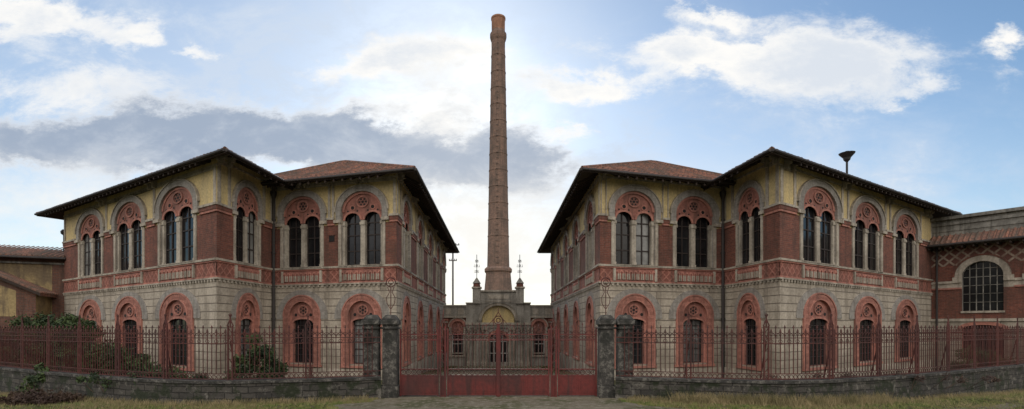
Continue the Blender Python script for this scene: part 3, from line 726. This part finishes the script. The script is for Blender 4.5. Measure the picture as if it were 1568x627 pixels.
# ------------------------------------------------------------ utility pole
U=MB(); U.lathe(0,0,[(.16,-2),(.11,15.6)],'wood',8)
for z,r in ((15.0,1.0),(14.3,.8),(12.6,.6)):
    U.box(-r,r,-.06,.06,z,z+.12,'wood')
    for x in (-r*.9,-r*.45,r*.45,r*.9): U.lathe(x,0,[(.05,z+.12),(.07,z+.25),(.03,z+.35)],'black',6)
U.obj('utility_pole',None,Matrix.Translation((-6.95,75,0)))
# ------------------------------------------------------------ vegetation
def foliage(name,clumps,k,ls=.09,loc=(0,0,0),stems=0):
    w=MB()
    for (cx,cy,cz,rx,ry,rz,n) in clumps:
        for i in range(n):
            while True:
                p=Vector([random.uniform(-1,1) for _ in range(3)])
                if p.length<=1: break
            p=p*(.65+.6*random.random()); s=ls*random.uniform(.5,1.4)
            c=Vector((cx+p.x*rx,cy+p.y*ry,cz+p.z*rz)); a=Vector([random.gauss(0,1) for _ in range(3)]).normalized(); b_=a.orthogonal().normalized(); 
            w.face([c-a*s,c-b_*s*.45,c+a*s,c+b_*s*.45],k)
        if stems:
            for q in range(stems):
                w.path([(cx*.8,cy,-.3),(cx+random.gauss(0,.15),cy,cz*.6),(cx+random.gauss(0,rx*.8),cy+random.gauss(0,ry*.5),cz+rz*random.uniform(.6,1.7))],.012,'leafb',3)
    return w.obj(name,None,Matrix.Translation(loc))
def clumps(n,rx,ry,h,dens,cs=.5):
    out=[]
    for i in range(n):
        x=random.uniform(-rx,rx); y=random.uniform(-ry,ry); z=random.uniform(.05,1)*h*(1-.55*abs(x)/rx)
        s=cs*random.uniform(.6,1.3); out.append((x,y,z,s,s,s*.8,dens))
    return out
foliage('shrub',clumps(60,2.3,.9,3.7,300,.5),'leaf',.085,(-21.6,24.4,-.3),3)
foliage('shrub',clumps(46,3.0,.7,2.1,280,.45),'leaf',.08,(-16.4,20.4,-.3),3)
foliage('bramble_bush',clumps(50,4.0,1.0,2.2,260,.5),'leafb',.085,(-24.0,24.8,-.3),4)
foliage('shrub',clumps(34,2.4,.9,4.2,230,.6),'leaf',.10,(-32.0,33.5,-.6),3)
foliage('climbing_shrub',clumps(36,.85,.4,2.5,260,.32),'leaf',.065,(-9.2,18.7,-.1),3)
foliage('shrub',clumps(8,.8,.3,.6,160,.25),'leaf',.055,(-10.6,17.7,.3),2)
foliage('shrub',clumps(26,1.5,.5,1.9,220,.38),'leaf',.075,(24.6,25.2,-.2),3)
foliage('bramble_bush',clumps(24,2.2,.35,.75,220,.3),'leafb',.06,(-16.9,17.5,-.45),4)
foliage('shrub',clumps(14,3.5,.25,.35,120,.22),'leaf',.05,(-12.5,17.4,.55),2)
foliage('shrub',clumps(16,5,.25,.3,90,.2),'leafb',.05,(14.0,18.3,.55),2)
def baretree(w,p,d,l,r,lev):
    q=p+d*l; w.bar(p,q,r,'leafb',4)
    if lev==0: return
    for i in range(3):
        e=(d+Vector([random.gauss(0,.45) for _ in range(3)])).normalized(); e.z=abs(e.z)*.8+.15
        baretree(w,p+d*l*random.uniform(.55,1),e.normalized(),l*.68,r*.6,lev-1)
w=MB()
for x in (-13,-10.5,-8.5,9,11,13.5,15): baretree(w,Vector((x,random.uniform(98,106),-2)),Vector((0,0,1)),3.2,.22,6)
w.obj('bare_trees')
def grass(name,n,fn,k,h0,h1):
    w=MB()
    for i in range(n):
        x,y=fn(); z=gz_(x,y)
        for j in range(4):
            a=random.uniform(0,6.28); h=random.uniform(h0,h1); dx=math.cos(a)*h*.45; dy=math.sin(a)*h*.45; bx=x+random.gauss(0,.03); by=y+random.gauss(0,.03)
            w.face([(bx-.008,by,z),(bx+.008,by,z),(bx+dx,by+dy,z+h)],k)
    return w.obj(name)
FP=[catmull([(x*s,y) for x,y in BASE],10) for s in (-1,1)]
def alongwall():
    P=random.choice(FP); i=random.randrange(2,len(P)-1); p=P[i]+(P[i+1]-P[i])*random.random(); return p.x+random.uniform(-.1,.1),p.y-.27-abs(random.gauss(0,.22))
def verge():
    while True:
        P=random.choice(FP); i=random.randrange(0,len(P)-1); p=P[i]+(P[i+1]-P[i])*random.random(); x,y=p.x,p.y-.3-random.random()**1.3*4
        if abs(x)>abs(edge(y,1 if x>0 else -1))-.2: return x,y
def patchy():
    while True:
        x,y=verge()
        if math.sin(x*1.3)+math.sin(x*.57+y*2.1)+random.gauss(0,.5)>0.3: return x,y
def right():
    while True:
        x,y=alongwall()
        if 6<x<14: return x,y
grass('grass',12000,verge,'grass',.03,.09)
grass('dry_grass',2600,alongwall,'straw',.06,.24)
grass('dry_grass',900,right,'straw',.15,.45)
grass('dry_grass',4500,patchy,'straw',.04,.12)
# ------------------------------------------------------------ world
W=bpy.data.worlds.new("World"); sc.world=W; W.use_nodes=True
t=NT(W.node_tree); bg=W.node_tree.nodes['Background']
SE=math.radians(24); SR=math.radians(-6)
sky=t.node('ShaderNodeTexSky',sky_type='NISHITA'); sky.sun_disc=False; sky.sun_elevation=SE; sky.sun_rotation=SR
sky.air_density=1.0; sky.dust_density=.5; sky.ozone_density=2.5
tc=t.node('ShaderNodeTexCoord').outputs['Generated']; s=t.node('ShaderNodeSeparateXYZ'); t.l.new(tc,s.inputs[0])
dx,dy,dz=s.outputs; dyc=t.m('MAXIMUM',dy,.2)
U0=t.m('DIVIDE',dx,dyc); V0=t.m('DIVIDE',dz,dyc)
vec=t.comb(U0,t.m('MULTIPLY',V0,1.8),0.0)
wq=t.node('ShaderNodeSeparateColor'); t.l.new(t.noise(vec,2.6,9,.66,0,1),wq.inputs[0])
Uc=t.m('ADD',U0,t.m('MULTIPLY',t.m('SUBTRACT',wq.outputs[0],.5),.42)); Vc=t.m('ADD',V0,t.m('MULTIPLY',t.m('SUBTRACT',wq.outputs[1],.5),.26))
nz0=wq.outputs[2]
def blobs(L,U=None,V=None):
    U=U or Uc; V=V or Vc
    acc=None
    for (x,y,sx,sy,a) in L:
        u0=(x-763)/750; v0=(500-y)/750
        p=t.m('MULTIPLY',t.m('SUBTRACT',U,u0),750/sx); q=t.m('MULTIPLY',t.m('SUBTRACT',V,v0),750/sy)
        e=t.m('MULTIPLY',t.m('EXPONENT',t.m('MULTIPLY',t.m('ADD',t.m('MULTIPLY',p,p),t.m('MULTIPLY',q,q)),-1.0)),a)
        acc=e if acc is None else t.m('ADD',acc,e)
    return acc
nz=t.noise(vec,5.5,9,.68,.3)
nn=t.m('MULTIPLY',t.m('ADD',t.m('SUBTRACT',nz,.5),t.m('MULTIPLY',t.m('SUBTRACT',nz0,.5),.8)),3.4)
base=t.mix(1.0,sky.outputs[0],(.125,.135,.135),'MULTIPLY')
# thin veils
veil=t.m('MULTIPLY',blobs([(120,120,420,190,.85),(480,80,280,110,.55),(760,330,420,160,.9),(1250,260,420,110,.6),(900,60,300,120,.3)],U0,V0),t.mr(t.m('ADD',nz,t.m('MULTIPLY',nz0,.5)),.62,.92,.45,1.05))
veil=t.m('MINIMUM',veil,.85)
c=t.mix(veil,base,(.64,.735,.87))
white=blobs([(640,85,100,46,1.0),(550,105,60,24,.75),(735,80,60,42,.75),(850,125,60,26,.7),(930,130,85,28,.95),(1030,70,80,36,1.0),(1160,70,120,42,1.05),(1290,90,95,44,1.0),(1390,140,50,18,.6),(60,10,130,30,.95),(205,45,60,25,.9),(90,130,140,48,.65),(1545,66,42,24,1.0),(305,78,55,12,.7),(850,203,45,15,.85),(1090,10,110,14,.7),(570,175,120,26,.6),(690,190,90,30,.5)])
ws=t.m('ADD',white,t.m('MULTIPLY',nn,.50))
fw=t.m('MULTIPLY',t.mr(ws,.16,.92),.97)
shade=t.mr(t.m('ADD',t.m('MULTIPLY',ws,.35),t.m('MULTIPLY',t.m('SUBTRACT',nz0,.5),1.6)),.15,.70)
c=t.mix(fw,c,t.mix(shade,(1.03,1.01,.97),(.74,.79,.86)))
# shaded stratus bank, lit along its upper edge
grey=blobs([(60,235,190,42,.8),(190,215,160,46,1.0),(340,200,160,52,1.1),(470,215,120,42,1.0),(570,228,90,30,.75),(700,240,95,42,.9),(800,250,75,48,1.0),(640,265,80,24,.5)])
gsum=t.m('ADD',grey,t.m('MULTIPLY',nn,.30))
fg=t.m('MULTIPLY',t.mr(gsum,.12,.72),.95)
gc=t.mix(t.mr(gsum,.25,.95),(.88,.89,.90),(.36,.43,.545)); gc=t.mix(t.mr(nz,.44,.70,0,.55),gc,(.66,.71,.78))
c=t.mix(fg,c,gc)
glow=blobs([(740,350,250,75,.9),(700,450,430,60,.85),(60,325,260,50,.8),(690,150,90,60,.35),(1180,340,260,90,.35)])
c=t.mix(t.m('MINIMUM',t.m('MULTIPLY',glow,t.mr(nz,.32,.6,.7,1.0)),.93),c,(1.0,.975,.92))
# added fill behind the viewer: bright cloud lights facades, dark low band darkens glass
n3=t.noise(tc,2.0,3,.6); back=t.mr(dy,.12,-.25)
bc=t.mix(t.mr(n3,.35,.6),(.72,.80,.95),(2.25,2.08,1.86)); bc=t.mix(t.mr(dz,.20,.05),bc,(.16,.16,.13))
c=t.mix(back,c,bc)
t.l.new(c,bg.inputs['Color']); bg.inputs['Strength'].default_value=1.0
# sun
sd=Vector((math.sin(SR)*math.cos(SE),math.cos(SR)*math.cos(SE),math.sin(SE)))
sl=bpy.data.lights.new('sun','SUN'); sl.energy=1.5; sl.angle=math.radians(10); sl.color=(1,.94,.84)
so=bpy.data.objects.new('sun',sl); so.rotation_euler=(-sd).to_track_quat('-Z','Y').to_euler(); so.location=(0,0,80); sc.collection.objects.link(so)
# camera
cd=bpy.data.cameras.new('camera'); cd.sensor_width=36; cd.sensor_fit='HORIZONTAL'; cd.lens=36*750/1568; cd.shift_x=(784-763)/1568; cd.shift_y=(500-313.5)/1568; cd.clip_end=8000; cd.clip_start=.1
co=bpy.data.objects.new('camera',cd); co.location=(0,0,EYE); co.rotation_euler=(math.radians(90),0,0); sc.collection.objects.link(co); sc.camera=co
